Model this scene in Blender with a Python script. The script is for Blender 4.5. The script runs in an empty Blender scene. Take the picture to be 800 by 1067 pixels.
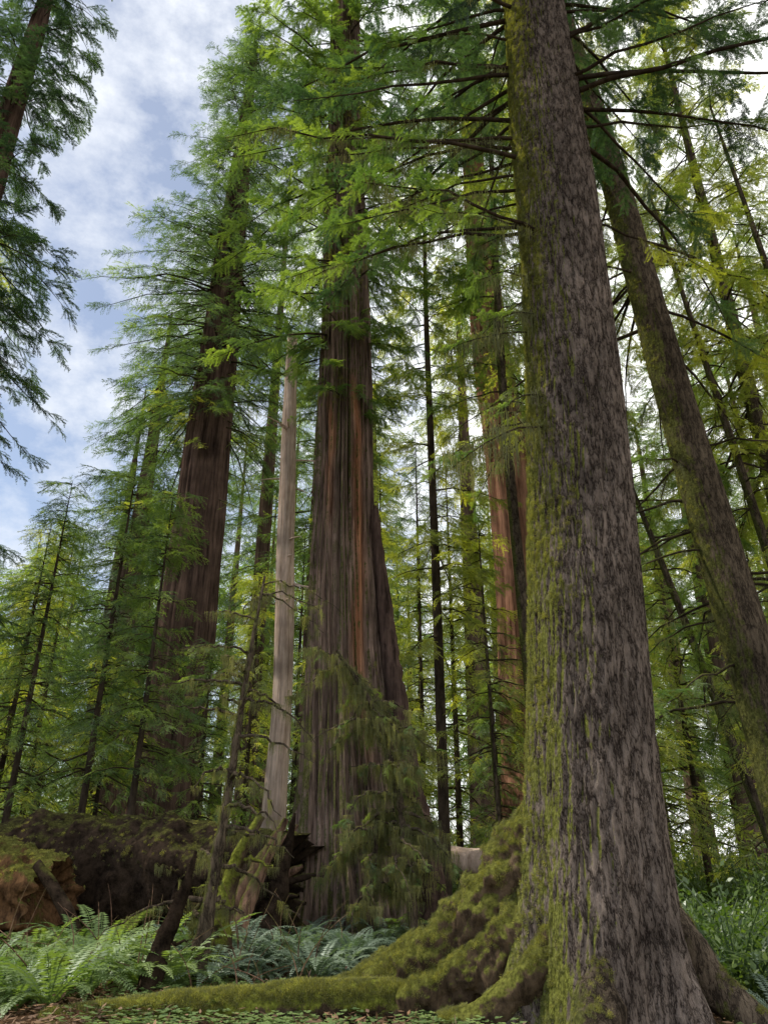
import bpy, math, random
import numpy as np
from mathutils import Vector
random.seed(11)
R_=random.random
def U(a,b): return a+(b-a)*random.random()
scene=bpy.context.scene
COL=scene.collection

# ------------------------------------------------------------------ helpers
def link(ob,parent=None):
    COL.objects.link(ob)
    if parent: ob.parent=parent
    return ob
def empty(name,loc=(0,0,0)):
    e=bpy.data.objects.new(name,None); e.empty_display_size=.3
    return link(e)
def make_mesh(name,V,F,mat=None,smooth=True):
    V=np.asarray(V,dtype=np.float32); F=np.asarray(F,dtype=np.int32)
    me=bpy.data.meshes.new(name)
    me.vertices.add(len(V)); me.vertices.foreach_set('co',V.ravel())
    nf,k=F.shape
    me.loops.add(nf*k); me.loops.foreach_set('vertex_index',F.ravel())
    me.polygons.add(nf); me.polygons.foreach_set('loop_start',(np.arange(nf)*k).astype(np.int32))
    me.update(calc_edges=True)
    me.polygons.foreach_set('use_smooth',np.full(nf,smooth,dtype=bool))
    if mat: me.materials.append(mat)
    return me
def mesh_ob(name,V,F,mat,parent=None,smooth=True):
    return link(bpy.data.objects.new(name,make_mesh(name,V,F,mat,smooth)),parent)

def vnoise(P):
    P=np.asarray(P,dtype=np.float64); I=np.floor(P).astype(np.int64); f=P-I; u=f*f*(3-2*f)
    def h(dx,dy,dz):
        a=(I[...,0]+dx)*73856093 ^ (I[...,1]+dy)*19349663 ^ (I[...,2]+dz)*83492791
        a=(a ^ (a>>13))&0xffffffff
        a=(a*1274126177)&0xffffffff
        a=(a ^ (a>>15))&0xffffffff
        a=(a*668265263)&0xffffffff
        return ((a>>8)&0xffff)/65535.0
    x,y,z=u[...,0],u[...,1],u[...,2]
    c00=h(0,0,0)*(1-x)+h(1,0,0)*x; c10=h(0,1,0)*(1-x)+h(1,1,0)*x
    c01=h(0,0,1)*(1-x)+h(1,0,1)*x; c11=h(0,1,1)*(1-x)+h(1,1,1)*x
    return (c00*(1-y)+c10*y)*(1-z)+(c01*(1-y)+c11*y)*z
def fbm(P,o=3):
    P=np.asarray(P,dtype=np.float64); s=0;a=.5;t=0
    for i in range(o):
        s=s+a*vnoise(P*(2**i)+i*17.3); t+=a; a*=.5
    return s/t

class Buf:
    def __init__(s): s.V=[];s.F=[];s.n=0
    def add(s,V,F):
        s.V.append(V); s.F.append(F+s.n); s.n+=len(V)
    def get(s): return np.concatenate(s.V),np.concatenate(s.F)
def tube(P,Rr,ns=6,rough=0,seed=0,fr=3):
    P=np.asarray(P,float); Rr=np.asarray(Rr,float); n=len(P)
    T=np.gradient(P,axis=0); T/=np.linalg.norm(T,axis=1)[:,None]+1e-9
    ref=np.array([0,0,1.]) if abs(T[:,2].mean())<.8 else np.array([0,1.,0])
    A=np.cross(T,ref); A/=np.linalg.norm(A,axis=1)[:,None]+1e-9
    B=np.cross(A,T)
    th=np.linspace(0,2*np.pi,ns,endpoint=False)
    D=A[:,None,:]*np.cos(th)[None,:,None]+B[:,None,:]*np.sin(th)[None,:,None]
    rr=np.repeat(Rr[:,None],ns,1)
    if rough:
        Q=P[:,None,:]+D*rr[...,None]
        rr=rr*(1+rough*(fbm(Q*fr+seed,4)-.5)*2)
    V=(P[:,None,:]+D*rr[...,None]).reshape(-1,3)
    i=np.arange(n-1)[:,None]; j=np.arange(ns)[None,:]; j2=(j+1)%ns
    F=np.stack([i*ns+j,i*ns+j2,(i+1)*ns+j2,(i+1)*ns+j],-1).reshape(-1,4)
    return V,F
def smooth_path(pts,n):
    pts=np.asarray(pts,float); m=len(pts)
    d=np.r_[0,np.cumsum(np.linalg.norm(np.diff(pts[:,:3],axis=0),axis=1))]
    s=np.linspace(0,d[-1],n); out=np.stack([np.interp(s,d,pts[:,k]) for k in range(pts.shape[1])],1)
    w=max(1,n//(2*m))
    for _ in range(2):
        if w>1:
            pad=np.concatenate([np.repeat(2*out[:1],w,0)-out[1:w+1][::-1],out,np.repeat(2*out[-1:],w,0)-out[-w-1:-1][::-1]])
            ker=np.ones(2*w+1)/(2*w+1)
            out=np.stack([np.convolve(pad[:,k],ker,'valid') for k in range(out.shape[1])],1)
    return out
def leaves(base,dirs,side,L,W):
    base=np.asarray(base,float);dirs=np.asarray(dirs,float);side=np.asarray(side,float)
    L=np.asarray(L)[:,None];W=np.asarray(W)[:,None]
    a=base; b=base+dirs*L*.45+side*W*.5; c=base+dirs*L; d=base+dirs*L*.45-side*W*.5
    V=np.stack([a,b,c,d],1).reshape(-1,3); n=len(base)
    F=(np.arange(n)[:,None]*4+np.arange(4)[None,:])
    return V,F
def nrm(v): return v/(np.linalg.norm(v,axis=-1,keepdims=True)+1e-9)

# ------------------------------------------------------------------ materials
def newmat(name):
    m=bpy.data.materials.new(name); m.use_nodes=True; m.node_tree.nodes.clear()
    return m,m.node_tree.nodes,m.node_tree.links
def ramp(N,fac,stops,L):
    r=N.new('ShaderNodeValToRGB'); e=r.color_ramp.elements
    while len(e)<len(stops): e.new(.5)
    for k,(p,c) in enumerate(stops):
        e[k].position=p; e[k].color=(*c,1) if len(c)==3 else c
    L.new(fac,r.inputs[0]); return r.outputs[0]
def g(v): return (v,v,v)
def leaf_mat(name,c1,c2,tr,tfac=.42,rough=.5):
    m,N,L=newmat(name)
    out=N.new('ShaderNodeOutputMaterial'); oi=N.new('ShaderNodeObjectInfo')
    col=ramp(N,oi.outputs['Random'],[(0,c1),(.7,tuple(.6*a+.4*b for a,b in zip(c1,c2))),(1,c2)],L)
    p=N.new('ShaderNodeBsdfDiffuse')
    L.new(col,p.inputs['Color'])
    gl=N.new('ShaderNodeBsdfGlossy'); gl.inputs['Roughness'].default_value=rough; gl.inputs['Color'].default_value=(.9,.95,1,1)
    t=N.new('ShaderNodeBsdfTranslucent'); mx=N.new('ShaderNodeMix'); mx.data_type='RGBA'; mx.blend_type='MULTIPLY'
    mx.inputs[0].default_value=1; L.new(col,mx.inputs[6]); mx.inputs[7].default_value=(*tr,1)
    L.new(mx.outputs[2],t.inputs['Color'])
    ms=N.new('ShaderNodeMixShader'); ms.inputs[0].default_value=tfac
    L.new(p.outputs[0],ms.inputs[1]); L.new(t.outputs[0],ms.inputs[2])
    m2=N.new('ShaderNodeMixShader'); m2.inputs[0].default_value=.04
    L.new(ms.outputs[0],m2.inputs[1]); L.new(gl.outputs[0],m2.inputs[2]); L.new(m2.outputs[0],out.inputs[0])
    return m
def bark_mat(name,cd,cl,scale=6,zst=.12,bump=.6,moss=None,moss_dir=(-1,0,0),moss_thr=.55,plates=False,streak=None,dist=.04,var=(.6,1.25)):
    m,N,L=newmat(name)
    out=N.new('ShaderNodeOutputMaterial'); tc=N.new('ShaderNodeTexCoord'); mp=N.new('ShaderNodeMapping')
    mp.inputs['Scale'].default_value=(scale,scale,scale*zst); L.new(tc.outputs['Object'],mp.inputs[0])
    n1=N.new('ShaderNodeTexNoise'); n1.inputs['Scale'].default_value=1; n1.inputs['Detail'].default_value=7; n1.inputs['Roughness'].default_value=.74
    L.new(mp.outputs[0],n1.inputs['Vector']); h=n1.outputs['Fac']
    if plates:
        v=N.new('ShaderNodeTexVoronoi'); v.feature='DISTANCE_TO_EDGE'; v.inputs['Scale'].default_value=1
        mp2=N.new('ShaderNodeMapping'); mp2.inputs['Scale'].default_value=(plates,plates,plates*.27); L.new(tc.outputs['Object'],mp2.inputs[0])
        nn=N.new('ShaderNodeTexNoise'); nn.inputs['Scale'].default_value=.9; nn.inputs['Detail'].default_value=4; nn.inputs['Roughness'].default_value=.75; L.new(mp2.outputs[0],nn.inputs['Vector'])
        sc=N.new('ShaderNodeVectorMath'); sc.operation='MULTIPLY_ADD'; sc.inputs[1].default_value=(3.2,3.2,2.2)
        L.new(nn.outputs['Color'],sc.inputs[0]); L.new(mp2.outputs[0],sc.inputs[2])
        L.new(sc.outputs[0],v.inputs['Vector'])
        pr=ramp(N,v.outputs['Distance'],[(0,g(.0)),(.10,g(.6)),(.4,g(1))],L)
        mm=N.new('ShaderNodeMix'); mm.data_type='FLOAT'; mm.inputs[0].default_value=.27
        L.new(h,mm.inputs[2]); L.new(pr,mm.inputs[3]); h=mm.outputs[0]
    col=ramp(N,h,[(.36,cd),(.66 if not plates else .70,cl)],L)
    nb=N.new('ShaderNodeTexNoise'); nb.inputs['Scale'].default_value=.9; nb.inputs['Detail'].default_value=3
    L.new(tc.outputs['Object'],nb.inputs['Vector'])
    vr=ramp(N,nb.outputs['Fac'],[(.3,g(var[0])),(.7,g(var[1]))],L)
    mu=N.new('ShaderNodeMix'); mu.data_type='RGBA'; mu.blend_type='MULTIPLY'; mu.inputs[0].default_value=1
    L.new(col,mu.inputs[6]); L.new(vr,mu.inputs[7]); col=mu.outputs[2]
    if streak:
        at=N.new('ShaderNodeAttribute'); at.attribute_name='streak'
        wn=ramp(N,n1.outputs['Fac'],[(.35,(streak[0]*.35,streak[1]*.3,streak[2]*.3)),(.65,streak)],L)
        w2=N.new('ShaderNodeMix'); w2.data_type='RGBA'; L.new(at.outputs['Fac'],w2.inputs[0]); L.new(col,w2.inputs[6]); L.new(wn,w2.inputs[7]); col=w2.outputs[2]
    if moss:
        geo=N.new('ShaderNodeNewGeometry'); d=N.new('ShaderNodeVectorMath'); d.operation='DOT_PRODUCT'
        v_=Vector(moss_dir).normalized(); d.inputs[1].default_value=v_
        L.new(geo.outputs['Normal'],d.inputs[0])
        mn=N.new('ShaderNodeTexNoise'); mn.inputs['Scale'].default_value=3.2; mn.inputs['Detail'].default_value=6; mn.inputs['Roughness'].default_value=.78
        L.new(tc.outputs['Object'],mn.inputs['Vector'])
        a=N.new('ShaderNodeMath'); a.operation='MULTIPLY_ADD'; a.inputs[1].default_value=.42
        L.new(d.outputs['Value'],a.inputs[0]); L.new(mn.outputs['Fac'],a.inputs[2])
        f=ramp(N,a.outputs[0],[(moss_thr,g(0)),(moss_thr+.12,g(.9))],L)
        mc=N.new('ShaderNodeTexNoise'); mc.inputs['Scale'].default_value=26; mc.inputs['Detail'].default_value=3
        L.new(tc.outputs['Object'],mc.inputs['Vector'])
        mcol=ramp(N,mc.outputs['Fac'],[(.3,tuple(c*.3 for c in moss)),(.7,moss)],L)
        w3=N.new('ShaderNodeMix'); w3.data_type='RGBA'; L.new(f,w3.inputs[0]); L.new(col,w3.inputs[6]); L.new(mcol,w3.inputs[7]); col=w3.outputs[2]
    p=N.new('ShaderNodeBsdfDiffuse'); p.inputs['Roughness'].default_value=.6
    L.new(col,p.inputs['Color'])
    if bump:
        b=N.new('ShaderNodeBump'); b.inputs['Strength'].default_value=bump; b.inputs['Distance'].default_value=dist
        L.new(h,b.inputs['Height']); L.new(b.outputs[0],p.inputs['Normal'])
    L.new(p.outputs[0],out.inputs[0])
    return m

MOSS=(.26,.28,.06)
M_spruce=bark_mat('spruce_bark',(.042,.032,.027),(.31,.25,.21),13,.32,1,moss=MOSS,moss_dir=(-1,.1,.0),moss_thr=.70,plates=8.5,dist=.09)
M_spruce2=bark_mat('spruce_bark_mossy',(.04,.031,.024),(.18,.14,.10),10,.35,1,moss=(.14,.15,.045),moss_dir=(-1,-.2,.1),moss_thr=.76,plates=8,dist=.05)
M_red=bark_mat('redwood_bark',(.04,.026,.021),(.46,.33,.265),10,.055,1,moss=(.18,.19,.06),moss_dir=(-.6,-.5,.1),moss_thr=.82,streak=(.62,.31,.17),dist=.13)
M_reddk=bark_mat('redwood_bark_dark',(.03,.02,.017),(.19,.125,.10),5,.07,1,streak=(.42,.19,.09),dist=.08)
M_redor=bark_mat('redwood_bark_orange',(.10,.046,.03),(.50,.27,.18),6,.06,1,dist=.06)
M_far=bark_mat('redwood_bark_far',(.05,.034,.027),(.22,.15,.115),3,.08,0)
M_pale=bark_mat('bare_snag_wood',(.34,.24,.18),(.80,.64,.53),7,.08,.6,dist=.03)
M_limb=bark_mat('limb_bark',(.03,.024,.018),(.10,.075,.055),6,.4,0,moss=(.14,.15,.04),moss_dir=(0,0,1),moss_thr=.68)
M_moss=bark_mat('mossy_wood',(.045,.032,.022),(.18,.125,.08),9,.5,1,moss=(.22,.235,.05),moss_dir=(-.2,-.2,1),moss_thr=.62,dist=.07)
M_mossb=bark_mat('bright_mossy_wood',(.05,.036,.025),(.17,.12,.08),9,.5,1,moss=(.30,.34,.055),moss_dir=(-.2,-.2,1),moss_thr=.46,dist=.07)
M_log=bark_mat('fallen_log_wood',(.012,.009,.007),(.075,.052,.037),5,.9,1,moss=(.13,.13,.04),moss_dir=(0,0,1),moss_thr=.78,dist=.08)
M_logor=bark_mat('rotting_log_wood',(.035,.02,.013),(.24,.13,.065),6,.6,1,moss=(.15,.16,.04),moss_dir=(0,-.2,1),moss_thr=.70,dist=.08)
M_redrot=bark_mat('splintered_wood',(.05,.03,.022),(.38,.23,.16),9,.25,.9,moss=(.14,.15,.04),moss_dir=(-.6,-.3,.7),moss_thr=.74)
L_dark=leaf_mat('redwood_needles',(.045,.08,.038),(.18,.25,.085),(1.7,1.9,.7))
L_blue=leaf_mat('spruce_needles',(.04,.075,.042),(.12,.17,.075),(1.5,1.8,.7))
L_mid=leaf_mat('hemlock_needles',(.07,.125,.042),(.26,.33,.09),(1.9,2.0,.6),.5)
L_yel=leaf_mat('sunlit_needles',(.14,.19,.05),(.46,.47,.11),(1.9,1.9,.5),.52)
L_fern=leaf_mat('fern_fronds',(.10,.16,.055),(.25,.33,.11),(1.7,1.8,.6),.35)
L_fernb=leaf_mat('fern_fronds_grey',(.10,.145,.10),(.20,.26,.18),(1.3,1.5,.7),.3)
L_bush=leaf_mat('shrub_leaves',(.05,.09,.027),(.15,.21,.055),(1.7,1.9,.5),.4,.4)
L_moss=leaf_mat('moss_strands',(.13,.135,.035),(.34,.33,.085),(1.6,1.6,.6),.45,.9)
L_litter=leaf_mat('leaf_litter',(.09,.045,.022),(.30,.17,.08),(1,1,1),.1,.8)

# ------------------------------------------------------------------ prototypes
def proto_coll(name,meshes):
    c=bpy.data.collections.new(name)
    for i,me in enumerate(meshes):
        c.objects.link(bpy.data.objects.new(name,me))
    return c
def spray(mat,seed,fine=True,droop=.18):
    rs=np.random.RandomState(seed); b=Buf()
    n=9; x=np.linspace(0,1,n); z=.06*x-droop*x**2; y=.09*np.sin(x*4+rs.rand()*6)
    ax=np.stack([x,y,z],1); V,F=tube(ax,np.linspace(.010,.003,n),3); b.add(V,F)
    Bs=[];Ds=[];Ls=[];Ws=[]
    nt=22 if fine else 18
    for i in range(nt):
        t=.04+.96*i/(nt-1)+rs.uniform(-.03,.03); side=1 if i%2 else -1
        if rs.rand()<.12: continue
        p=np.array([np.interp(t,x,ax[:,k]) for k in range(3)])
        l=(.42*(1-min(t,1))**.7+.08)*(.45+.95*rs.rand())*min(1,.35+t*3)
        ang=math.radians(rs.uniform(22,80)); dz=rs.uniform(-.75,.25)
        d=np.array([math.cos(ang),side*math.sin(ang),dz])
        m=5; s=np.linspace(0,1,m); cv=rs.uniform(-.25,.25)*l
        tw=p+d*(l*s)[:,None]+np.array([.12*l,cv,-.28*l])*(s**2)[:,None]
        for k in range(m-1):
            Bs.append(tw[k]); Ds.append(tw[k+1]-tw[k]); Ls.append(np.linalg.norm(tw[k+1]-tw[k])*1.2); Ws.append(.009)
        ns=int(l*(38 if fine else 22))+2
        for j in range(ns):
            q=(j+.6)/ns; pp=np.array([np.interp(q,s,tw[:,k]) for k in range(3)])
            for sd in (1,-1):
                if rs.rand()<.1: continue
                a2=rs.uniform(.5,1.2)*sd; dd=nrm(d)
                dd=np.array([dd[0]*math.cos(a2)-dd[1]*math.sin(a2),dd[0]*math.sin(a2)+dd[1]*math.cos(a2),dd[2]*.6+rs.uniform(-.55,.25)])
                ll=(.085*(1-.5*q))*(.6+.8*rs.rand())
                if fine:
                    nn=3
                    for k in range(nn):
                        kk=(k+.3)/nn
                        for s3 in (1,-1):
                            a3=s3*.75; d3=np.array([dd[0]*math.cos(a3)-dd[1]*math.sin(a3),dd[0]*math.sin(a3)+dd[1]*math.cos(a3),dd[2]+rs.uniform(-.3,.3)])
                            Bs.append(pp+dd*ll*kk); Ds.append(d3); Ls.append(.034*(1-.4*kk)*rs.uniform(.8,1.3)); Ws.append(.011)
                    Bs.append(pp); Ds.append(dd); Ls.append(ll); Ws.append(.007)
                else:
                    Bs.append(pp); Ds.append(dd); Ls.append(ll*.95); Ws.append(.024)
    Ds=nrm(np.array(Ds)); up=nrm(np.array([0,0,1.])+rs.randn(len(Ds),3)*.5); Ss=nrm(np.cross(Ds,up))
    V,F=leaves(Bs,Ds,Ss,Ls,Ws); b.add(V,F)
    V,F=b.get(); return make_mesh('needle_spray',V,F,mat,False)
def fern_mesh(mat,seed):
    rs=np.random.RandomState(seed); b=Buf()
    Bs=[];Ds=[];Ss=[];Ls=[];Ws=[]
    nf=rs.randint(13,19)
    for i in range(nf):
        az=2*np.pi*i/nf+rs.uniform(-.2,.2); Lf=rs.uniform(.65,1.05); up=rs.uniform(.7,1.35)
        h=np.array([math.cos(az),math.sin(az),0]); n=12; t=np.linspace(0,1,n)
        P=h[None]*(Lf*(.75*t+.15*t**2))[:,None]; P[:,2]=Lf*(up*t-(.55+.35*rs.rand())*t**2.2)
        V,F=tube(P,np.linspace(.008,.002,n),3); b.add(V,F)
        T=nrm(np.gradient(P,axis=0)); sd=np.array([-h[1],h[0],0])
        m=26
        for j in range(m):
            q=.12+.88*j/(m-1); p=np.array([np.interp(q,t,P[:,k]) for k in range(3)]); tt=np.array([np.interp(q,t,T[:,k]) for k in range(3)])
            w=.13*math.sin(min(1,q*1.35+.12)*math.pi*.5)*(1-q**3)+.012
            for s in(1,-1):
                d=nrm(sd*s+tt*.28+np.array([0,0,rs.uniform(-.25,.05)]))
                Bs.append(p);Ds.append(d);Ss.append(tt);Ls.append(w*rs.uniform(.85,1.1));Ws.append(.03)
    V,F=leaves(Bs,nrm(np.array(Ds)),Ss,Ls,Ws); b.add(V,F); V,F=b.get()
    return make_mesh('fern',V,F,mat,False)
def bush_mesh(mat,seed,leaf=.05,n=900):
    rs=np.random.RandomState(seed); b=Buf(); Bs=[];Ds=[]
    for i in range(26):
        az=rs.rand()*6.28; el=rs.uniform(.3,1.4); l=rs.uniform(.5,1)
        d=np.array([math.cos(az)*math.cos(el),math.sin(az)*math.cos(el),math.sin(el)]); t=np.linspace(0,1,6)
        P=d[None]*(t*l)[:,None]; P[:,:2]+=(t**2)[:,None]*rs.randn(2)*.15; P[:,2]-=t**2*.12
        V,F=tube(P,np.linspace(.012,.003,6),3); b.add(V,F)
        for j in range(n//26):
            q=.25+.75*rs.rand(); p=np.array([np.interp(q,t,P[:,k]) for k in range(3)])+rs.randn(3)*.05
            Bs.append(p); Ds.append(nrm(rs.randn(3)*.7+d*.4+np.array([0,0,-.1])))
    Ds=np.array(Ds); up=nrm(np.array([0,0,1.])+rs.randn(len(Ds),3)*.4); Ss=nrm(np.cross(Ds,up))
    V,F=leaves(Bs,Ds,Ss,rs.uniform(.7,1.3,len(Ds))*leaf,rs.uniform(.7,1.2,len(Ds))*leaf*.5); b.add(V,F); V,F=b.get()
    return make_mesh('shrub',V,F,mat,False)
def hang_mesh(mat,seed):
    rs=np.random.RandomState(seed); b=Buf()
    for i in range(26):
        x=rs.uniform(-.5,.5); l=rs.uniform(.12,1)**1.3*(1-.8*abs(x)); n=5; t=np.linspace(0,1,n)
        P=np.stack([x+t*rs.uniform(-.06,.06)+rs.randn(n)*.012,rs.uniform(-.05,.05)+rs.randn(n)*.015,-t*l],1)
        V,F=tube(P,np.linspace(.011,.003,n)*rs.uniform(.5,1.2),3); b.add(V,F)
    m=170; z=-rs.rand(m)**1.8*.6; Bs=np.stack([rs.uniform(-.5,.5,m),rs.randn(m)*.05,z],1)
    Ds=nrm(rs.randn(m,3)*.6+np.array([0,0,-.8])); Ss=nrm(rs.randn(m,3))
    V,F=leaves(Bs,Ds,Ss,rs.uniform(.05,.12,m),rs.uniform(.006,.014,m)); b.add(V,F)
    V,F=b.get(); return make_mesh('hanging_moss',V,F,mat,False)
def tuft_mesh(mat,seed):
    rs=np.random.RandomState(seed); m=80
    Bs=np.stack([rs.randn(m)*.35,rs.randn(m)*.35,rs.rand(m)*.05],1); Ds=nrm(rs.randn(m,3)*.6+np.array([0,0,1.])); Ss=nrm(rs.randn(m,3))
    V,F=leaves(Bs,Ds,Ss,rs.uniform(.25,.75,m),rs.uniform(.05,.11,m)); return make_mesh('moss_tuft',V,F,mat,False)
def clover_mesh(mat,seed):
    rs=np.random.RandomState(seed); Bs=[];Ds=[];Ss=[]
    for i in range(30):
        c=np.array([rs.uniform(-.4,.4),rs.uniform(-.4,.4),rs.uniform(.05,.12)])
        a0=rs.rand()*6
        for k in range(3):
            a=a0+k*2.094; d=np.array([math.cos(a),math.sin(a),.1]); Bs.append(c);Ds.append(nrm(d));Ss.append([-math.sin(a),math.cos(a),0])
    n=len(Bs); V,F=leaves(Bs,Ds,Ss,[.045]*n,[.045]*n); return make_mesh('wood_sorrel',V,F,mat,False)
def litter_mesh(mat,seed):
    rs=np.random.RandomState(seed); n=60; Bs=np.stack([rs.uniform(-.5,.5,n),rs.uniform(-.5,.5,n),rs.uniform(.0,.05,n)],1)
    Ds=nrm(rs.randn(n,3)*np.array([1,1,.25])); Ss=nrm(np.cross(Ds,nrm(np.array([0,0,1.])+rs.randn(n,3)*.4)))
    V,F=leaves(Bs,Ds,Ss,rs.uniform(.04,.12,n),rs.uniform(.01,.035,n)); return make_mesh('forest_litter',V,F,mat,False)
P={}
for nm,mt,sd in (('dark',L_dark,0),('blue',L_blue,20),('mid',L_mid,40),('yel',L_yel,60)):
    P[nm]=proto_coll('spray_'+nm,[spray(mt,sd+i,True,.10+.09*i) for i in range(4)])
    P[nm+'_c']=proto_coll('spray_coarse_'+nm,[spray(mt,sd+i+7,False,.10+.09*i) for i in range(4)])
P['fern']=proto_coll('fern_proto',[fern_mesh(L_fern,i) for i in range(4)])
P['fernb']=proto_coll('fern_grey_proto',[fern_mesh(L_fernb,i+9) for i in range(4)])
P['bush']=proto_coll('bush_proto',[bush_mesh(L_bush,i,.055,1000) for i in range(3)])
P['bushy']=proto_coll('bush_bright_proto',[bush_mesh(L_yel,i+5,.09,400) for i in range(3)])
P['hang']=proto_coll('hanging_proto',[hang_mesh(L_moss,i) for i in range(4)])
P['tuft']=proto_coll('tuft_proto',[tuft_mesh(L_moss,i) for i in range(3)])
P['clover']=proto_coll('clover_proto',[clover_mesh(L_fern,i) for i in range(3)])
P['litter']=proto_coll('litter_proto',[litter_mesh(L_litter,i) for i in range(3)])

_groups={}
def group_for(key):
    if key in _groups: return _groups[key]
    ng=bpy.data.node_groups.new('scatter_'+key,'GeometryNodeTree')
    ng.interface.new_socket('Geometry',in_out='INPUT',socket_type='NodeSocketGeometry')
    ng.interface.new_socket('Geometry',in_out='OUTPUT',socket_type='NodeSocketGeometry')
    N=ng.nodes;L=ng.links
    gi=N.new('NodeGroupInput');go=N.new('NodeGroupOutput'); ip=N.new('GeometryNodeInstanceOnPoints')
    ci=N.new('GeometryNodeCollectionInfo'); ci.inputs['Collection'].default_value=P[key]
    ci.inputs['Separate Children'].default_value=True; ci.inputs['Reset Children'].default_value=True
    def na(nm,t):
        n=N.new('GeometryNodeInputNamedAttribute'); n.data_type=t; n.inputs['Name'].default_value=nm; return n.outputs['Attribute']
    e=N.new('FunctionNodeEulerToRotation'); L.new(na('rot','FLOAT_VECTOR'),e.inputs[0])
    L.new(gi.outputs[0],ip.inputs['Points']); L.new(ci.outputs[0],ip.inputs['Instance'])
    ip.inputs['Pick Instance'].default_value=True
    L.new(na('idx','INT'),ip.inputs['Instance Index']); L.new(e.outputs[0],ip.inputs['Rotation']); L.new(na('scl','FLOAT'),ip.inputs['Scale'])
    L.new(ip.outputs[0],go.inputs[0]); _groups[key]=ng; return ng
def scatter(name,pts,rots,scl,key,parent=None):
    n=len(pts)
    if n==0: return
    me=bpy.data.meshes.new(name); me.vertices.add(n); me.vertices.foreach_set('co',np.asarray(pts,np.float32).ravel())
    a=me.attributes.new('rot','FLOAT_VECTOR','POINT'); a.data.foreach_set('vector',np.asarray(rots,np.float32).ravel())
    a=me.attributes.new('scl','FLOAT','POINT'); a.data.foreach_set('value',np.asarray(scl,np.float32))
    a=me.attributes.new('idx','INT','POINT'); a.data.foreach_set('value',np.random.randint(0,4 if len(P[key].objects)==4 else 3,n).astype(np.int32))
    me.update(); ob=link(bpy.data.objects.new(name,me),parent)
    m=ob.modifiers.new('scatter','NODES'); m.node_group=group_for(key); return ob
np.random.seed(5)

# ------------------------------------------------------------------ trunks
def trunk(path,nseg,nz,flare=0,flh=1.,lobes=5,amp=.05,fh=7,fz=.5,seed=0,amp2=0):
    A=smooth_path(path,nz); A=A[np.argsort(A[:,2])]
    th=np.linspace(0,2*np.pi,nseg,endpoint=False)
    c,s=np.cos(th)[None],np.sin(th)[None]; z=A[:,2][:,None]; r=A[:,3][:,None]*np.ones_like(c)
    rs=np.random.RandomState(seed); ph=rs.rand(4)*6
    if flare:
        lob=(.5+.5*np.cos(lobes*th+ph[0]+.8*np.sin(2*th+ph[1])))[None]**1.6
        r=r+flare*np.exp(-np.maximum(z,0)/flh)*(.35+lob)
        r=r*(1+.05*np.exp(-z/(flh*6))*np.cos((lobes+4)*th+ph[2])[None])
    Q=np.stack([c*fh*np.ones_like(z),s*fh*np.ones_like(z),z*fz*np.ones_like(c)],-1)+seed*3.1
    f=fbm(Q,3); rid=1-np.abs(2*f-1)
    r=r+amp*(rid-.75)*2
    if amp2: r=r+amp2*(fbm(np.stack([c*1.2+0*z,s*1.2+0*z,z*.35+0*c],-1)+seed,2)-.5)*2
    V=np.stack([A[:,0][:,None]+r*c,A[:,1][:,None]+r*s,z+0*c],-1).reshape(-1,3)
    i=np.arange(nz-1)[:,None]; j=np.arange(nseg)[None]; j2=(j+1)%nseg
    F=np.stack([i*nseg+j,i*nseg+j2,(i+1)*nseg+j2,(i+1)*nseg+j],-1).reshape(-1,4)
    return V,F,A
def axis_at(A,z): return np.array([np.interp(z,A[:,2],A[:,k]) for k in (0,1)]+[z]),np.interp(z,A[:,2],A[:,3])

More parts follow.
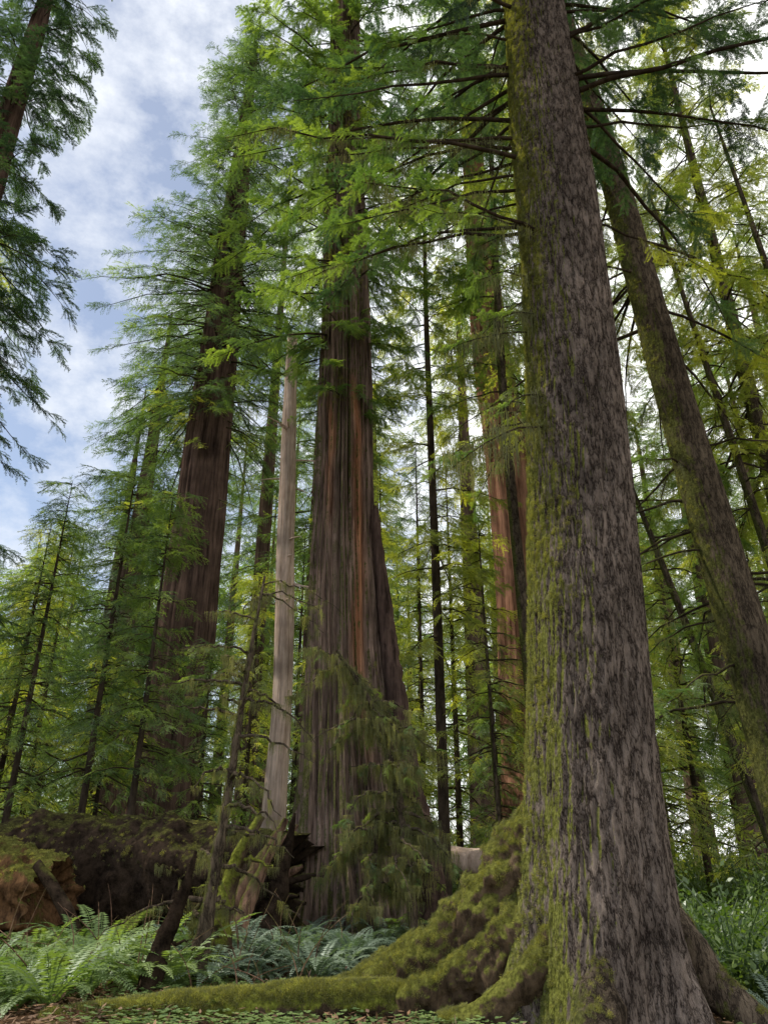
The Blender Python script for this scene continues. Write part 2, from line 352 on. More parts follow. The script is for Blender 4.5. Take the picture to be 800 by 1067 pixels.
def crown(parent,A,z0,z1,R,n,per,sc,key,prof=None,azf=None,s0=(-.2,.45),dr=.35,thr=.0,seed=0,limb_mat=None,moss=0,bare=.2,zpow=1.,lr=1.,lmin=.55,ms=(.15,.6),top=True):
    lb=Buf(); pts=[];rots=[];scl=[]; mp=[];mr=[];msc=[]
    for i in range(n):
        u=R_()**zpow; z=z0+(z1-z0)*u; az=U(-math.pi,math.pi)
        if azf and not azf(az,u): continue
        cl=float(vnoise(np.array([math.cos(az)*1.6+seed*5.1,math.sin(az)*1.6,z*.22+seed])))
        if cl<thr: continue
        pf=prof(u) if prof else (1-u)**.6
        Ln=max(.5,R*pf*(.45+.75*cl)*U(lmin,1.15))
        base,tr=axis_at(A,z); sl=s0[0]+(s0[1]-s0[0])*u+U(-.15,.15)
        m=8;t=np.linspace(0,1,m); wob=U(-.35,.35)
        aa=az+wob*t**1.5
        hx=np.cumsum(np.r_[0,np.cos(aa[1:])])*Ln/(m-1); hy=np.cumsum(np.r_[0,np.sin(aa[1:])])*Ln/(m-1)
        P3=np.stack([base[0]+hx,base[1]+hy,z+Ln*(sl*t-dr*t**2)+np.r_[0,np.random.randn(m-1)*.03*Ln*.5]],1)
        P3[:,0]+=math.cos(az)*tr*.5; P3[:,1]+=math.sin(az)*tr*.5
        V,F=tube(P3,np.linspace((.014+.009*Ln)*lr,.005,m),4); lb.add(V,F)
        k=max(2,int(per*Ln/R+.5))
        for j in range(k):
            q=bare+(1-bare)*((j+R_())/k); p=np.array([np.interp(q,t,P3[:,c]) for c in range(3)])
            sd=random.choice((-1,1)); yaw=az+wob*q+sd*U(.3,1.25)*(1-.5*q)
            pts.append(p); rots.append((U(-.5,.5),U(-.2,.6)+dr*.5*q,yaw)); scl.append(sc*U(.5,1.2)*(1-.3*q))
        pts.append(P3[-2]);rots.append((U(-.2,.2),U(.0,.4),aa[-1]));scl.append(sc*U(.6,.9))
        if moss:
            for j in range(int(moss*Ln)):
                q=U(.05,.95); p=np.array([np.interp(q,t,P3[:,c]) for c in range(3)])
                mp.append(p); mr.append((0,0,az+U(-.3,.3))); msc.append(U(*ms))
    if top and not azf:
        for k in range(14):
            z=z1-U(0,.14)*(z1-z0); base,tr=axis_at(A,z); pts.append(base); rots.append((U(-.5,.5),U(-.6,.4),U(-3.1,3.1))); scl.append(min(sc,1.6)*U(.35,.75))
    if lb.n:
        V,F=lb.get(); mesh_ob('limbs',V,F,limb_mat or M_limb,parent)
    scatter('foliage',pts,rots,scl,key,parent)
    if mp: scatter('hanging_moss',mp,mr,msc,'hang',parent)
    return len(pts)

# ==================================================================  GROUND
def gz(x,y):
    x=np.asarray(x,float);y=np.asarray(y,float)
    return .28*(fbm(np.stack([x*.35,y*.35,0*x],-1),3)-.5)+.05*(fbm(np.stack([x*2.5,y*2.5,0*x+9],-1),2)-.5)
n=420; w=np.linspace(-1,1,n); gx=np.sinh(w*4.6)/np.sinh(4.6)*900; gy=gx+14
X,Y=np.meshgrid(gx,gy); Zg=gz(X,Y)
V=np.stack([X,Y,Zg],-1).reshape(-1,3); i=np.arange(n-1)[:,None];j=np.arange(n-1)[None]
F=np.stack([i*n+j,i*n+j+1,(i+1)*n+j+1,(i+1)*n+j],-1).reshape(-1,4)
m,N,L=newmat('forest_floor'); out=N.new('ShaderNodeOutputMaterial');p=N.new('ShaderNodeBsdfDiffuse');geo=N.new('ShaderNodeNewGeometry')
n1=N.new('ShaderNodeTexNoise');n1.inputs['Scale'].default_value=14;n1.inputs['Detail'].default_value=6;n1.inputs['Roughness'].default_value=.7;L.new(geo.outputs['Position'],n1.inputs['Vector'])
n2=N.new('ShaderNodeTexNoise');n2.inputs['Scale'].default_value=1.1;n2.inputs['Detail'].default_value=4;L.new(geo.outputs['Position'],n2.inputs['Vector'])
c1=ramp(N,n1.outputs['Fac'],[(.3,(.03,.018,.012)),(.7,(.17,.10,.06))],L); c2=ramp(N,n1.outputs['Fac'],[(.3,(.025,.035,.01)),(.7,(.10,.12,.035))],L)
f=ramp(N,n2.outputs['Fac'],[(.48,g(0)),(.6,g(1))],L); mx=N.new('ShaderNodeMix');mx.data_type='RGBA';L.new(f,mx.inputs[0]);L.new(c1,mx.inputs[6]);L.new(c2,mx.inputs[7])
L.new(mx.outputs[2],p.inputs['Color'])
b=N.new('ShaderNodeBump');b.inputs['Strength'].default_value=.8;b.inputs['Distance'].default_value=.05;L.new(n1.outputs['Fac'],b.inputs['Height']);L.new(b.outputs[0],p.inputs['Normal']);L.new(p.outputs[0],out.inputs[0])
mesh_ob('ground',V,F,m)

# ==================================================================  MAIN TREES
def tufts_on(V,parent,selfn,n,s=(.03,.07),nseg=None,A=None):
    idx=np.random.randint(0,len(V),n*6); Q=V[idx]
    C=np.stack([np.interp(Q[:,2],A[:,2],A[:,0]),np.interp(Q[:,2],A[:,2],A[:,1])],1)
    D=Q[:,:2]-C; D/=np.linalg.norm(D,axis=1)[:,None]+1e-6
    k=selfn(Q,D); keep=np.where(np.random.rand(len(k))<k)[0][:n]
    Q=Q[keep];D=D[keep]
    rots=np.stack([np.zeros(len(Q)),np.full(len(Q),1.75),np.arctan2(D[:,1],D[:,0])],1)
    scatter('moss',Q,rots,np.random.uniform(s[0],s[1],len(Q)),'tuft',parent)

# --- big sitka spruce, foreground right
T=empty('spruce_tree')
V,F,A=trunk([(2.34,9.5,-.3,.82),(2.40,9.5,1,.80),(2.50,9.5,2.6,.755),(2.83,9.5,6.4,.70),(3.02,9.5,12,.655),(3.08,9.5,17.4,.60),(3.1,9.5,30,.38),(3.1,9.5,36,.08)],360,1500,flare=.32,flh=.8,lobes=5,amp=.036,fh=13,fz=2.0,seed=3,amp2=.05)
mesh_ob('trunk',V,F,M_spruce,T)
def mf(Q,D):
    nz=fbm(Q*1.5,3); return np.clip((-D[:,0]*1.3+D[:,1]*.1-.6+(nz-.5)*1.9+.5*np.exp(-Q[:,2]/1.2)),0,1)
tufts_on(V,T,mf,12000,(.025,.065),A=A)
azf=lambda az,u: not(-2.35<az<-.75)
crown(T,A,14,34,6.0,130,8,1.1,'blue',azf=azf,s0=(-.15,.35),dr=.3,seed=2,moss=.3,prof=lambda u:(1-u)**.5,thr=.15)
crown(T,A,10.5,17,5.4,60,5,.8,'mid',azf=lambda az,u:abs(az)>2.5,s0=(.05,.3),dr=.35,seed=4,moss=2.8,bare=.4,prof=lambda u:1,lr=.9)
crown(T,A,6.5,12,2.2,30,1,.5,'mid',azf=lambda az,u:abs(az)>2.3,s0=(.0,.2),dr=.5,seed=5,moss=5,bare=.6,prof=lambda u:1,lr=.8,ms=(.25,.85))
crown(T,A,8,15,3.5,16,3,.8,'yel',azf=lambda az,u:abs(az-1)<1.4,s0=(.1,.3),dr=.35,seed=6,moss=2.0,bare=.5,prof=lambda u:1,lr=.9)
def root(pts,parent,mat,name='root',ns=70,nn=160,rough=.35,seed=1,tn=0,squash=None):
    A_=smooth_path(pts,nn); V,F=tube(A_[:,:3],A_[:,3],ns,rough,seed,4.2); ob=mesh_ob(name,V,F,mat,parent)
    if tn:
        idx=np.random.randint(0,len(V),tn*3); Q=V[idx]; ci=idx//ns; D=nrm(Q-A_[ci,:3]); nz=fbm(Q*2.2,3)
        k=np.where((D[:,2]*.7+(nz-.5)*3.0)>0.2)[0][:tn]; Q=Q[k];D=D[k]
        rots=np.stack([np.zeros(len(Q)),np.arccos(np.clip(D[:,2],-1,1)),np.arctan2(D[:,1],D[:,0])],1)
        scatter('moss',Q,rots,np.random.uniform(.025,.06,len(Q)),'tuft',parent)
    return ob
root([(2.3,9.75,2.4,.3),(1.75,9.8,1.65,.38),(1.2,9.95,1.0,.36),(.6,10.15,.55,.32),(-.0,10.4,.28,.25),(-.7,10.6,.08,.16),(-1.3,10.8,-.05,.1)],T,M_moss,'buttress',tn=2200,seed=2,rough=.6)
root([(2.1,9.5,1.6,.3),(1.65,9.55,.9,.32),(1.1,9.75,.45,.30),(.55,9.95,.2,.25),(-.1,10.15,.05,.2)],T,M_moss,'buttress',tn=1000,seed=5,rough=.6)
root([(1.9,9.2,.9,.2),(1.5,9.2,.4,.2),(1.15,9.3,.15,.17),(.6,9.4,.0,.12)],T,M_moss,tn=400,seed=9)
root([(3.0,9.4,1.2,.26),(3.4,9.3,.5,.22),(3.75,9.2,.05,.17),(4.3,9.1,-.1,.12)],T,M_spruce2,tn=200,seed=6)
root([(2.2,9.0,.7,.3),(2.1,8.6,.25,.25),(1.9,8.2,.0,.15)],T,M_spruce2,tn=200,seed=7)

# --- central old redwood
T=empty('redwood_tree')
V,F,A=trunk([(-.5,18.3,-.3,1.45),(-.63,18.3,1.5,1.24),(-.79,18.3,3.5,1.08),(-.95,18.3,5.7,.90),(-1.06,18.3,8.2,.81),(-1.1,18.3,13,.68),(-1.25,18.3,20,.60),(-1.5,18.3,30,.46),(-1.6,18.3,46,.12)],360,800,flare=.35,flh=1.3,lobes=7,amp=.20,fh=8,fz=.10,seed=8,amp2=.08)
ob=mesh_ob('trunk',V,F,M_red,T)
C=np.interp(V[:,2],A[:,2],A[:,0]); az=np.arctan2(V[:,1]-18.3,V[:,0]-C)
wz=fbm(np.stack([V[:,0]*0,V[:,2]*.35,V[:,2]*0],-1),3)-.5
streak=np.exp(-((az+1.15+wz*.5)/.17)**2)*np.clip((V[:,2]-3)/3,0,1)*np.clip((14.5-V[:,2])/1.2,0,1)+.8*np.exp(-((az+2.2+wz*.8)/.12)**2)*np.clip((V[:,2]-9)/2,0,1)*np.clip((14-V[:,2])/1.2,0,1)  # mask for two narrow orange vertical streaks, fading at both ends
a=ob.data.attributes.new('streak','FLOAT','POINT'); a.data.foreach_set('value',np.clip(streak,0,1).astype(np.float32))
tufts_on(V,T,lambda Q,D:np.clip((fbm(Q*.8+3,3)-.5)*3-.25+.5*np.clip((Q[:,2]-12)/6,0,1)-np.clip((Q[:,2]-5)/4,0,.6)*(Q[:,2]<12),0,1)*(D[:,1]<.2),5000,(.05,.11),A=A)
root([(-.25,17.9,10,.10),(.1,17.75,6.5,.2),(.45,17.7,3.6,.28),(.8,17.5,1.8,.34),(1.15,17.4,0,.4)],T,M_reddk,'buttress',seed=3,ns=60,rough=.3)
crown(T,A,14.5,45,4.6,240,8,1.05,'mid',s0=(-.3,.4),dr=.3,seed=7,moss=.4,thr=.17,prof=lambda u:(.75+.25*math.sin(u*3.1))*(1-u**3),lmin=.3,bare=.1)
crown(T,A,12.8,17,1.5,34,4,.7,'mid',s0=(-.3,.1),dr=.3,seed=9,moss=2,prof=lambda u:1,top=False)

# --- dark redwood, left distance
T=empty('redwood_tree')
V,F,A=trunk([(-9.6,35,-.3,1.7),(-9.6,35,3,1.5),(-9.5,35,12,1.3),(-9.5,35,24,1.12),(-9.5,35,40,.7),(-9.4,35,56,.1)],120,260,flare=.5,flh=1.6,lobes=8,amp=.14,fh=4,fz=.08,seed=12,amp2=.1)
mesh_ob('trunk',V,F,M_reddk,T)
crown(T,A,23,57,6.8,500,9,1.45,'dark_c',s0=(-.4,.45),dr=.28,seed=3,thr=.2,prof=lambda u:(.8+.2*math.sin(u*9))*(1-u**2.5)+.08,lmin=.3,bare=.1)
crown(T,A,24,56,6.2,150,8,1.35,'mid_c',s0=(-.4,.45),dr=.28,seed=23,thr=.5,prof=lambda u:(1-u**2.5)+.08,lmin=.5,bare=.3)
crown(T,A,18,27,3.6,26,6,1.2,'yel_c',s0=(-.3,.2),dr=.2,seed=5,prof=lambda u:1,top=False)

# --- orange-barked redwood, behind spruce
T=empty('redwood_tree')
V,F,A=trunk([(5.0,26,-.3,1.2),(5.0,26,3,1.05),(4.97,26,7.5,.95),(5.1,26,13,.85),(4.75,26,18,.8),(4.45,26,24,.7),(4.2,26,50,.1)],120,260,flare=.4,flh=1.5,lobes=7,amp=.12,fh=4,fz=.1,seed=14,amp2=.1)
mesh_ob('trunk',V,F,M_redor,T)
crown(T,A,21,50,5.2,190,8,1.5,'mid_c',s0=(-.3,.4),dr=.3,seed=13,thr=.2,prof=lambda u:(1-u)**.35,lmin=.3,bare=.1)

# --- leaning mossy spruce on the right
T=empty('spruce_tree')
V,F,A=trunk([(7.45,14.2,-.3,.55),(7.3,14.2,2,.50),(7.06,14.2,4.8,.46),(6.93,14.2,6.7,.44),(6.53,14.2,11.3,.39),(6.17,14.2,17.3,.34),(5.75,14.2,22,.30),(4.9,14.2,31,.08)],140,600,flare=.2,flh=.7,lobes=5,amp=.018,fh=8,fz=2.4,seed=21,amp2=.04)
mesh_ob('trunk',V,F,M_spruce2,T)
tufts_on(V,T,mf,1500,(.03,.07),A=A)
crown(T,A,12,31,5.2,120,8,1.0,'yel',azf=lambda az,u: not(-2.5<az<-.6),s0=(-.2,.3),dr=.3,seed=17,moss=.6,thr=.15)
crown(T,A,4,12,3.4,32,4,.85,'mid',azf=lambda az,u: not(-2.5<az<-.6),s0=(-.1,.1),dr=.3,seed=18,moss=1.5,thr=.1,prof=lambda u:1,bare=.4)

# --- slender mossy trees between spruce and orange redwood
T=empty('hemlock_tree')
V,F,A=trunk([(3.95,20,-.3,.20),(3.9,20,8,.16),(3.75,20,14,.14),(3.9,20,20,.12),(4.2,20,30,.05)],32,200,amp=.015,seed=31)
mesh_ob('trunk',V,F,M_spruce2,T)
crown(T,A,14,30,3.2,90,6,.95,'mid',s0=(-.2,.3),dr=.35,seed=31,moss=.8,thr=.1,prof=lambda u:(1-u)**.4)
T=empty('hemlock_tree')
V,F,A=trunk([(1.6,21.5,-.3,.16),(1.6,21.5,10,.13),(1.5,21.5,20,.09),(1.6,21.5,27,.03)],24,150,amp=.01,seed=33)
mesh_ob('trunk',V,F,M_limb,T)
crown(T,A,7,27,2.6,100,6,.95,'yel',s0=(-.2,.3),dr=.35,seed=35,moss=.6,thr=.1,prof=lambda u:(1-u)**.5)

# --- pale bare snag
T=empty('bare_snag_tree')
V,F,A=trunk([(-3.25,24,-.3,.42),(-3.3,24,2.8,.35),(-3.2,24,7,.31),(-3.45,24,12,.28),(-3.6,24,18.2,.24),(-3.65,24,20.5,.16)],60,400,flare=.15,flh=.6,amp=.03,fh=3,fz=.3,seed=41,amp2=.04)
top=V[:,2]>19.6; V[top,2]+=(fbm(V[top]*3,2)-.5)*1.6
mesh_ob('trunk',V,F,M_pale,T)
lb=Buf()
for i in range(12):
    z=U(8,19); az=U(-3.1,3.1); p0,rr=axis_at(A,z); l=U(.4,1.5); t=np.linspace(0,1,5)[:,None]
    Vv,Ff=tube(p0+np.array([math.cos(az),math.sin(az),U(-.3,.3)])*l*t+np.array([0,0,-.2])*t**2,np.linspace(.05,.01,5),5); lb.add(Vv,Ff)
Vv,Ff=lb.get(); mesh_ob('dead_limbs',Vv,Ff,M_pale,T)

def simple_tree(name,x,y,H,r,z0,Rr,n,per,sc,key,mat,seed,thr=.2,prof=None,moss=0,dr=.3,s0=(-.3,.4),nseg=28,lean=(0,0),zp=1.):
    T=empty(name)
    V,F,A=trunk([(x,y,-.4,r*1.15),(x+lean[0]*.05,y,H*.1,r),(x+lean[0]*.5,y+lean[1]*.5,H*.5,r*.7),(x+lean[0],y+lean[1],H,r*.06)],nseg,90,flare=r*.3,flh=.8,amp=r*.07,fh=4,fz=.2,seed=seed)
    mesh_ob('trunk',V,F,mat,T)
    crown(T,A,z0,H,Rr,n,per,sc,key,seed=seed,thr=thr,prof=prof,moss=moss,dr=dr,s0=s0,zpow=zp,lmin=.35,bare=.12)
    return T
simple_tree('redwood_tree',-16.2,22,50,.9,9,4.8,320,8,1.25,'blue',M_reddk,51,thr=.12,prof=lambda u:(1-u)**.3,dr=.4)
simple_tree('hemlock_tree',-12.5,17.6,9,.12,3.5,2.4,36,4,1.0,'blue_c',M_limb,52,dr=.35)
simple_tree('hemlock_tree',10.2,17.5,32,.22,10,4.4,125,7,1.05,'yel',M_spruce2,53,thr=.15,prof=lambda u:(1-u)**.5,moss=.4)
simple_tree('hemlock_tree',6.6,22,38,.26,17,4.6,125,7,1.15,'yel_c',M_spruce2,54,thr=.15,prof=lambda u:(1-u)**.5)
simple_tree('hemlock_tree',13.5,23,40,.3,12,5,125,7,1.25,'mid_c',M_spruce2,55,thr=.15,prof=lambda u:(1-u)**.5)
simple_tree('redwood_tree',-3.6,40,58,.9,18,5.2,230,7,1.7,'mid_c',M_reddk,56,thr=.17,prof=lambda u:(1-u)**.3)
cone=lambda u:(1-u)**.85+.05
for (x,y,H,Rr,key,z0) in ((-8.1,21.5,13.5,2.6,'mid',3.6),(-6.3,20,11.5,2.1,'mid',3.6),(-10.8,23,13.5,2.8,'mid',3.4),(-12.2,25,13,3,'yel',3),(-4.9,28,12,2.6,'yel',3),(-13.5,30,15,3.2,'mid',3),(-9.0,25,8,2.4,'yel',2.5),(-5.6,24,8,2.2,'mid',2.5),
                       (-12.2,33,17,3.2,'dark',3),(-3.9,34,17,3,'mid',2),(-1.9,31,20,3.2,'mid',3),(1.4,28,14,2.8,'yel',2),(2.9,31,19,3.4,'yel',3),(1.9,39,25,3.8,'mid',3),(3.6,25,7,2.0,'mid',1.5),(.7,24.5,6,1.8,'yel',1.5),(-.2,36,22,3.6,'yel',3),
                       (8.6,25,13,3.0,'yel',2),(11.5,22,12,2.8,'yel',2),(10.2,31,20,3.6,'yel',3),(13.5,28,18,3.4,'mid',3),(7.6,23,10,2.6,'yel',2),(12.8,18,16,2.6,'yel',4),(16,25,21,3.6,'yel',3),(7.6,31,22,3.6,'mid',3),(10.2,26,15,3,'mid',2)):
    simple_tree('hemlock_tree',x,y,H,.05+.004*H,z0,Rr,int(36+H*5),5,.9,key+'_c',M_limb,int(x*7+y*3)%97,thr=.08,prof=cone,dr=.3,s0=(-.1,.35))
for (x0,x1,y,H,r) in ((9.0,6.0,18,14,.12),(9.6,7.8,16,20,.13),(10.9,9.7,15,22,.14),(3.0,2.9,21,11,.07),(-1.2,-1.2,27,16,.1)):
    T=empty('hemlock_tree'); V,F,A=trunk([(x0,y,-.3,r),(.5*(x0+x1),y,H*.5,r*.8),(x1,y,H,r*.2)],20,120,amp=.01,seed=int(x0*9)+20); mesh_ob('trunk',V,F,M_spruce2,T)
    crown(T,A,H*.35,H,2.4,50,5,.9,'yel_c',seed=int(x0*5),moss=.8,thr=.1,prof=lambda u:1-.5*u)

# --- background forest
rb=random.Random(4); placed=[]; tries=0
while len(placed)<64 and tries<4000:
    tries+=1
    y=rb.uniform(40,100); x=rb.uniform(-.74,.74)*y
    if any((x-a)**2+(y-b)**2<(4.6)**2 for a,b in placed): continue
    q=x/y
    gap=-.68<q<-.40
    if abs(x+9.5)<4 and y<46: continue
    H=rb.uniform(.36,.46)*y if gap else rb.uniform(34,60)
    if -.28<q<.2 and rb.random()<.3: H=rb.uniform(16,26)
    placed.append((x,y))
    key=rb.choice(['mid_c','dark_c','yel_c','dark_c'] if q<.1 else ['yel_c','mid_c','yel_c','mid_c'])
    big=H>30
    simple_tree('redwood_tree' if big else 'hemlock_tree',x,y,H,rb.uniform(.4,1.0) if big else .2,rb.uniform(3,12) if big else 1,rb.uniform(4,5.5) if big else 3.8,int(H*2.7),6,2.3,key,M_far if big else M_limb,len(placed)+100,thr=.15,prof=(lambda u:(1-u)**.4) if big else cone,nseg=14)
pts=[];rots=[];scl=[]
for i in range(2800):
    a=U(-1.15,1.15); d=U(105,170); x=d*math.sin(a); y=d*math.cos(a); q=x/y
    top=.33*d if -.66<q<-.40 else (.5+.3*float(vnoise(np.array([a*14,1.,1.]))))*d*.6
    pts.append((x,y,U(0,1)*top)); rots.append((U(-.4,.4),U(-.2,.7),U(-3.1,3.1))); scl.append(U(7,12))
scatter('distant_forest',pts,rots,scl,'mid_c')

# ==================================================================  LOGS AND DEADWOOD
def log(name,pts,mat,ns=72,nn=180,rough=.3,seed=1,tn=0,jag=1.,fr=2.2):
    T=empty(name); A_=smooth_path(pts,nn); V,F=tube(A_[:,:3],A_[:,3],ns,rough,seed,fr)
    ax=nrm(A_[-1,:3]-A_[0,:3])
    for sl,sg in ((slice(0,ns*4),-1),(slice(-ns*4,None),1)):
        Q=V[sl]; V[sl]=Q+ax*sg*((fbm(Q*5+5,3)-.3)*1.5*jag)[:,None]*A_[0,3]
    mesh_ob('log_body',V,F,mat,T)
    b=Buf()
    for sl,c in ((V[:ns],A_[0,:3]+ax*.5*A_[0,3]),(V[-ns:],A_[-1,:3]-ax*.5*A_[-1,3])):
        rings=[sl*(1-k)+(c+(fbm(sl*4,2)-.5)[:,None]*.1)*k for k in (0,.35,.7,.97)]
        VV=np.concatenate(rings); i=np.arange(3)[:,None]; j=np.arange(ns)[None]; j2=(j+1)%ns
        b.add(VV,np.stack([i*ns+j,i*ns+j2,(i+1)*ns+j2,(i+1)*ns+j],-1).reshape(-1,4))
    VV,FF=b.get(); mesh_ob('broken_ends',VV,FF,mat,T)
    if tn:
        idx=np.random.randint(0,len(V),tn*3); Q=V[idx]; D=nrm(Q-A_[np.minimum(idx//ns,nn-1),:3]); nz=fbm(Q*1.3,3)
        k=np.where((D[:,2]*.9+(nz-.6)*1.8)>0.1)[0][:tn]; Q=Q[k];D=D[k]
        rots=np.stack([np.zeros(len(Q)),np.arccos(np.clip(D[:,2],-1,1)),np.arctan2(D[:,1],D[:,0])],1)
        scatter('moss',Q,rots,np.random.uniform(.03,.08,len(Q)),'tuft',T)
    return T
log('fallen_log',[(-16,20.5,1.35,1.15),(-9,19.2,1.3,1.15),(-5,18.3,1.35,1.12),(-2.0,17.0,1.2,.92)],M_log,seed=2,tn=900,rough=.42,fr=1.5,jag=1.0)
log('fallen_log',[(-12,17.8,1.75,.75),(-8.5,16.6,1.4,.75),(-6.3,15.6,1.0,.62)],M_logor,seed=5,tn=700,rough=.5,jag=.7,fr=3)
log('fallen_log',[(.6,22.5,1.62,.34),(1.6,22,1.6,.34),(3.0,21.5,1.52,.32)],M_pale,seed=6,ns=24,jag=.3,rough=.15)
log('mossy_log',[(-3.6,9.5,.0,.14),(-2.0,9.8,.10,.19),(-.6,10.0,.16,.20),(1.1,10.1,.14,.17)],M_mossb,seed=7,ns=28,tn=2000)
log('mossy_log',[(-6.5,11.2,.0,.16),(-5.0,11.6,.12,.2),(-3.9,12.3,.15,.2)],M_mossb,seed=9,ns=28,tn=600)
log('broken_branch',[(-6.3,15.0,1.5,.09),(-5.6,14.8,.85,.12),(-5.0,14.6,.1,.1)],M_log,seed=8,ns=16)
T=empty('uprooted_roots'); rr_=random.Random(8)
for k in range(14):
    a=rr_.uniform(-.3,3.4); l=rr_.uniform(.7,1.5); x0,y0,z0=-2.7,16.6,.9
    pp=[(x0,y0,z0,.22),(x0+math.cos(a)*l*.5,y0-rr_.uniform(0,.4),z0+math.sin(a)*l*.5,.12),(x0+math.cos(a+rr_.uniform(-.5,.5))*l,y0-rr_.uniform(.1,.9),z0+math.sin(a)*l*rr_.uniform(.7,1),.03)]
    A_=smooth_path(pp,30); V,F=tube(A_[:,:3],A_[:,3],12,.5,k,5); mesh_ob('root_%d'%(k+1),V,F,M_log if k%3 else M_redrot,T)
T=empty('broken_snag'); 
for k,(pp) in enumerate(([(-3.0,15,0,.26),(-2.7,15,.7,.24),(-2.25,15.1,1.5,.17),(-1.85,15.2,2.3,.05)],[(-2.6,14.7,0,.18),(-2.45,14.75,.8,.14),(-2.0,14.9,1.9,.03)],[(-2.2,15.2,0,.3),(-2.0,15.2,1.0,.22),(-1.75,15.3,2.0,.08),(-1.7,15.3,2.4,.02)])):
    A_=smooth_path(pp,60); V,F=tube(A_[:,:3],A_[:,3],24,.5,k*3,5); mesh_ob('splinter',V,F,M_redrot if k<2 else M_log,T)
def mossy_snag(name,pts,branches,mat=M_moss,hd=1.6,hs=(.15,.45),leaf=None,ls=.5):
    T=empty(name); A_=smooth_path(pts,80); V,F=tube(A_[:,:3],A_[:,3],16,.4,3,5); mesh_ob('stem',V,F,mat,T)
    lb=Buf(); mp=[];mr=[];ms=[]; fp=[];fr=[];fs=[]
    paths=[A_]
    for (q,az,l,sl,dr) in branches:
        k=int(q*79); b0=A_[k,:3]; t=np.linspace(0,1,14); a=az+np.sin(t*3+az)*.25
        pth=np.stack([b0[0]+np.cos(a)*l*t,b0[1]+np.sin(a)*l*t,b0[2]+l*(sl*t-dr*t**2)],1)+np.random.randn(14,3)*.02
        pth[0]=b0; rr=np.linspace(A_[k,3]*.4+.006,.005,14); Vv,Ff=tube(pth,rr,7,.25,2,8); lb.add(Vv,Ff); paths.append(np.c_[pth,rr])
        if leaf:
            for _ in range(4): 
                i0=random.randint(4,13); fp.append(pth[i0]); fr.append((U(-.6,.6),U(0,.9),az+U(-1,1))); fs.append(ls*U(.5,1.2))
    if lb.n: Vv,Ff=lb.get(); mesh_ob('branches',Vv,Ff,mat,T)
    for pth in paths:
        ln=np.linalg.norm(np.diff(pth[:,:3],axis=0),axis=1).sum(); 
        for _ in range(int(ln*hd*6)):
            q=R_()*(len(pth)-1); i0=int(q); f=q-i0; p_=pth[i0,:3]*(1-f)+pth[min(i0+1,len(pth)-1),:3]*f
            mp.append(p_); mr.append((U(-.1,.1),U(-.1,.1),U(-3,3))); ms.append(U(*hs))
    scatter('hanging_moss',mp,mr,ms,'hang',T)
    if fp: scatter('foliage',fp,fr,fs,leaf,T)
    return T
random.seed(3)
mossy_snag('mossy_snag',[(-2.5,11.5,-.1,.13),(-2.42,11.5,.8,.10),(-2.25,11.5,2.4,.07),(-2.15,11.5,4,.05),(-1.95,11.5,5.8,.02)],
  [(U(.15,.98),U(-3.1,3.1),U(.5,1.5),U(-.1,.6),U(.2,.9)) for _ in range(30)],mat=M_spruce2,hd=1.3,hs=(.08,.34))
mossy_snag('mossy_snag',[(-2.3,12.2,0,.16),(-2.35,12.2,.8,.14),(-2.2,12.2,1.6,.12),(-1.85,12.2,2.2,.05)],[(.5,2.8,.7,.3,.2),(.7,-.5,.6,.2,.4)],mat=M_mossb,hd=2,hs=(.1,.25))
mossy_snag('mossy_snag',[(-2.9,10.8,0,.15),(-2.85,10.8,.5,.13),(-2.6,10.9,1.2,.08),(-2.5,10.9,1.7,.02)],[(.5,2.0,.5,.3,.2),(.8,-2.5,.5,.6,.2),(.3,1.0,.5,.5,.2)],mat=M_log,hd=1.6,hs=(.08,.2))
mossy_snag('mossy_sapling',[(.6,15.6,-.1,.12),(.45,15.6,1.5,.10),(.2,15.6,3.2,.08),(-.25,15.6,4.6,.06),(-1.0,15.5,5.6,.02)],
  [(U(.2,.98),U(-3.1,3.1),U(.6,1.6),U(-.1,.5),U(.3,1.0)) for _ in range(36)],mat=M_spruce2,hd=2.2,hs=(.12,.55),leaf='mid',ls=.24)
mossy_snag('mossy_sapling',[(-.3,15.8,-.1,.1),(-.25,15.8,1.2,.08),(-.1,15.8,2.6,.04)],
  [(U(.2,.98),U(-3.1,3.1),U(.5,1.1),U(-.1,.4),U(.3,.9)) for _ in range(22)],mat=M_spruce2,hd=2.4,hs=(.12,.5),leaf='mid',ls=.22)
T=empty('dead_twigs'); lb=Buf()
for i in range(110):
    x=U(-6,-.8);y=U(10.5,14.5); z=0; az=U(-3.1,3.1); el_=U(.6,1.5); l=U(.5,1.8); t=np.linspace(0,1,7)[:,None]
    d=np.array([math.cos(az)*math.cos(el_),math.sin(az)*math.cos(el_),math.sin(el_)]); bend=np.array([U(-.4,.4),U(-.4,.4),-.2])
    Vv,Ff=tube(np.array([x,y,z])+d*l*t+bend*l*t**2,np.linspace(.012,.003,7),4); lb.add(Vv,Ff)
Vv,Ff=lb.get(); mesh_ob('twigs',Vv,Ff,M_redrot,T)

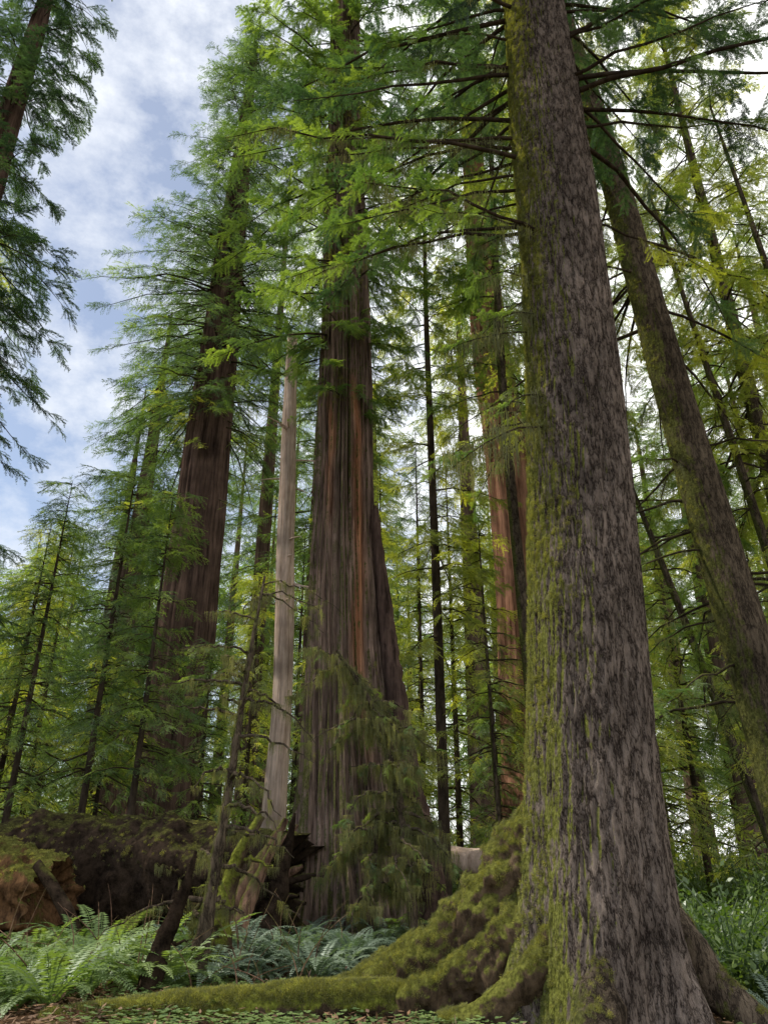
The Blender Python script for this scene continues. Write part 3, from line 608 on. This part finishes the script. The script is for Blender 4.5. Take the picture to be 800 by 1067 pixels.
# ==================================================================  UNDERSTORY GROUND COVER
def ground_scatter(name,n,xr,yr,s,key,tilt=.12,cond=None,dz=0):
    p=[];r=[];sc=[]
    for _ in range(n):
        x=U(*xr);y=U(*yr)
        if cond and not cond(x,y): continue
        p.append((x,y,float(gz(x,y))+dz)); r.append((U(-tilt,tilt),U(-tilt,tilt),U(-3.1,3.1))); sc.append(U(*s))
    scatter(name,p,r,sc,key)
nt=lambda x,y:(x-2.4)**2+(y-9.5)**2>1.6
ground_scatter('sword_ferns',110,(-8,-2.6),(9.8,14.2),(.6,1.2),'fern',.2)
ground_scatter('sword_ferns',55,(-3.2,.2),(11.4,16.5),(.5,1.05),'fernb',.2)
ground_scatter('sword_ferns',90,(-14,12),(16,28),(.8,1.3),'fern')
ground_scatter('sword_ferns',30,(4.2,9),(9.5,14),(.6,1.1),'fernb')
ground_scatter('huckleberry_shrubs',44,(4.3,9),(10.2,16),(.9,2.2),'bush',.2)
ground_scatter('huckleberry_shrubs',100,(-16,16),(21,34),(1.2,2.8),'bush',.2)
ground_scatter('huckleberry_shrubs',150,(-40,40),(32,70),(1.8,4.5),'bushy',.2)
ground_scatter('wood_sorrel',420,(-3,3.5),(8.6,12),(.7,1.2),'clover',.15,nt)
ground_scatter('forest_litter',1500,(-9,9),(8.5,17),(.8,1.4),'litter',.15)

# ==================================================================  LIGHT, SKY, CAMERA
az=math.radians(-80); el=math.radians(48)
S=Vector((math.sin(az)*math.cos(el),math.cos(az)*math.cos(el),math.sin(el)))
ld=bpy.data.lights.new('sun','SUN'); ld.energy=5; ld.angle=math.radians(.5); ld.color=(1,.93,.78)
sun=link(bpy.data.objects.new('sun',ld)); sun.rotation_euler=S.to_track_quat('Z','Y').to_euler(); sun.location=(-30,20,60)
w=bpy.data.worlds.new('World'); scene.world=w; w.use_nodes=True; N=w.node_tree.nodes;L=w.node_tree.links; N.clear()
o=N.new('ShaderNodeOutputWorld');bg=N.new('ShaderNodeBackground');sk=N.new('ShaderNodeTexSky');sk.sky_type='NISHITA';sk.sun_disc=False
sk.sun_elevation=el;sk.sun_rotation=az
tc=N.new('ShaderNodeTexCoord');mp=N.new('ShaderNodeMapping');mp.inputs['Scale'].default_value=(2.2,2.2,3.4);mp.inputs['Location'].default_value=(.3,.2,.1)
L.new(tc.outputs['Generated'],mp.inputs[0]); no=N.new('ShaderNodeTexNoise');no.inputs['Scale'].default_value=2.6;no.inputs['Detail'].default_value=7;no.inputs['Roughness'].default_value=.62
L.new(mp.outputs[0],no.inputs['Vector'])
sx=N.new('ShaderNodeSeparateXYZ');L.new(tc.outputs['Generated'],sx.inputs[0]); ma=N.new('ShaderNodeMath');ma.operation='MULTIPLY_ADD';ma.inputs[1].default_value=.30
L.new(sx.outputs[0],ma.inputs[0]);L.new(no.outputs['Fac'],ma.inputs[2])
f=ramp(N,ma.outputs[0],[(.33,g(.15)),(.56,g(.95))],L)
mr_=N.new('ShaderNodeMapRange');mr_.inputs['From Min'].default_value=-.35;mr_.inputs['From Max'].default_value=.15;L.new(sx.outputs[0],mr_.inputs['Value'])
cb=N.new('ShaderNodeMix');cb.data_type='RGBA';L.new(mr_.outputs[0],cb.inputs[0]);cb.inputs[6].default_value=(6.6,6.9,7.4,1);cb.inputs[7].default_value=(11,11,10.8,1)
mx=N.new('ShaderNodeMix');mx.data_type='RGBA';L.new(f,mx.inputs[0]);L.new(sk.outputs[0],mx.inputs[6]);L.new(cb.outputs[2],mx.inputs[7])
L.new(mx.outputs[2],bg.inputs[0]);bg.inputs[1].default_value=.15;L.new(bg.outputs[0],o.inputs[0])
cd=bpy.data.cameras.new('camera');cam=link(bpy.data.objects.new('camera',cd));cam.location=(0,0,1.6);cam.rotation_euler=(math.radians(115),0,0)
cd.sensor_fit='VERTICAL';cd.sensor_height=36;cd.lens=26.18;cd.clip_end=3000;cd.clip_start=.05
scene.camera=cam
scene.view_settings.view_transform='Standard';scene.view_settings.look='None';scene.view_settings.exposure=0
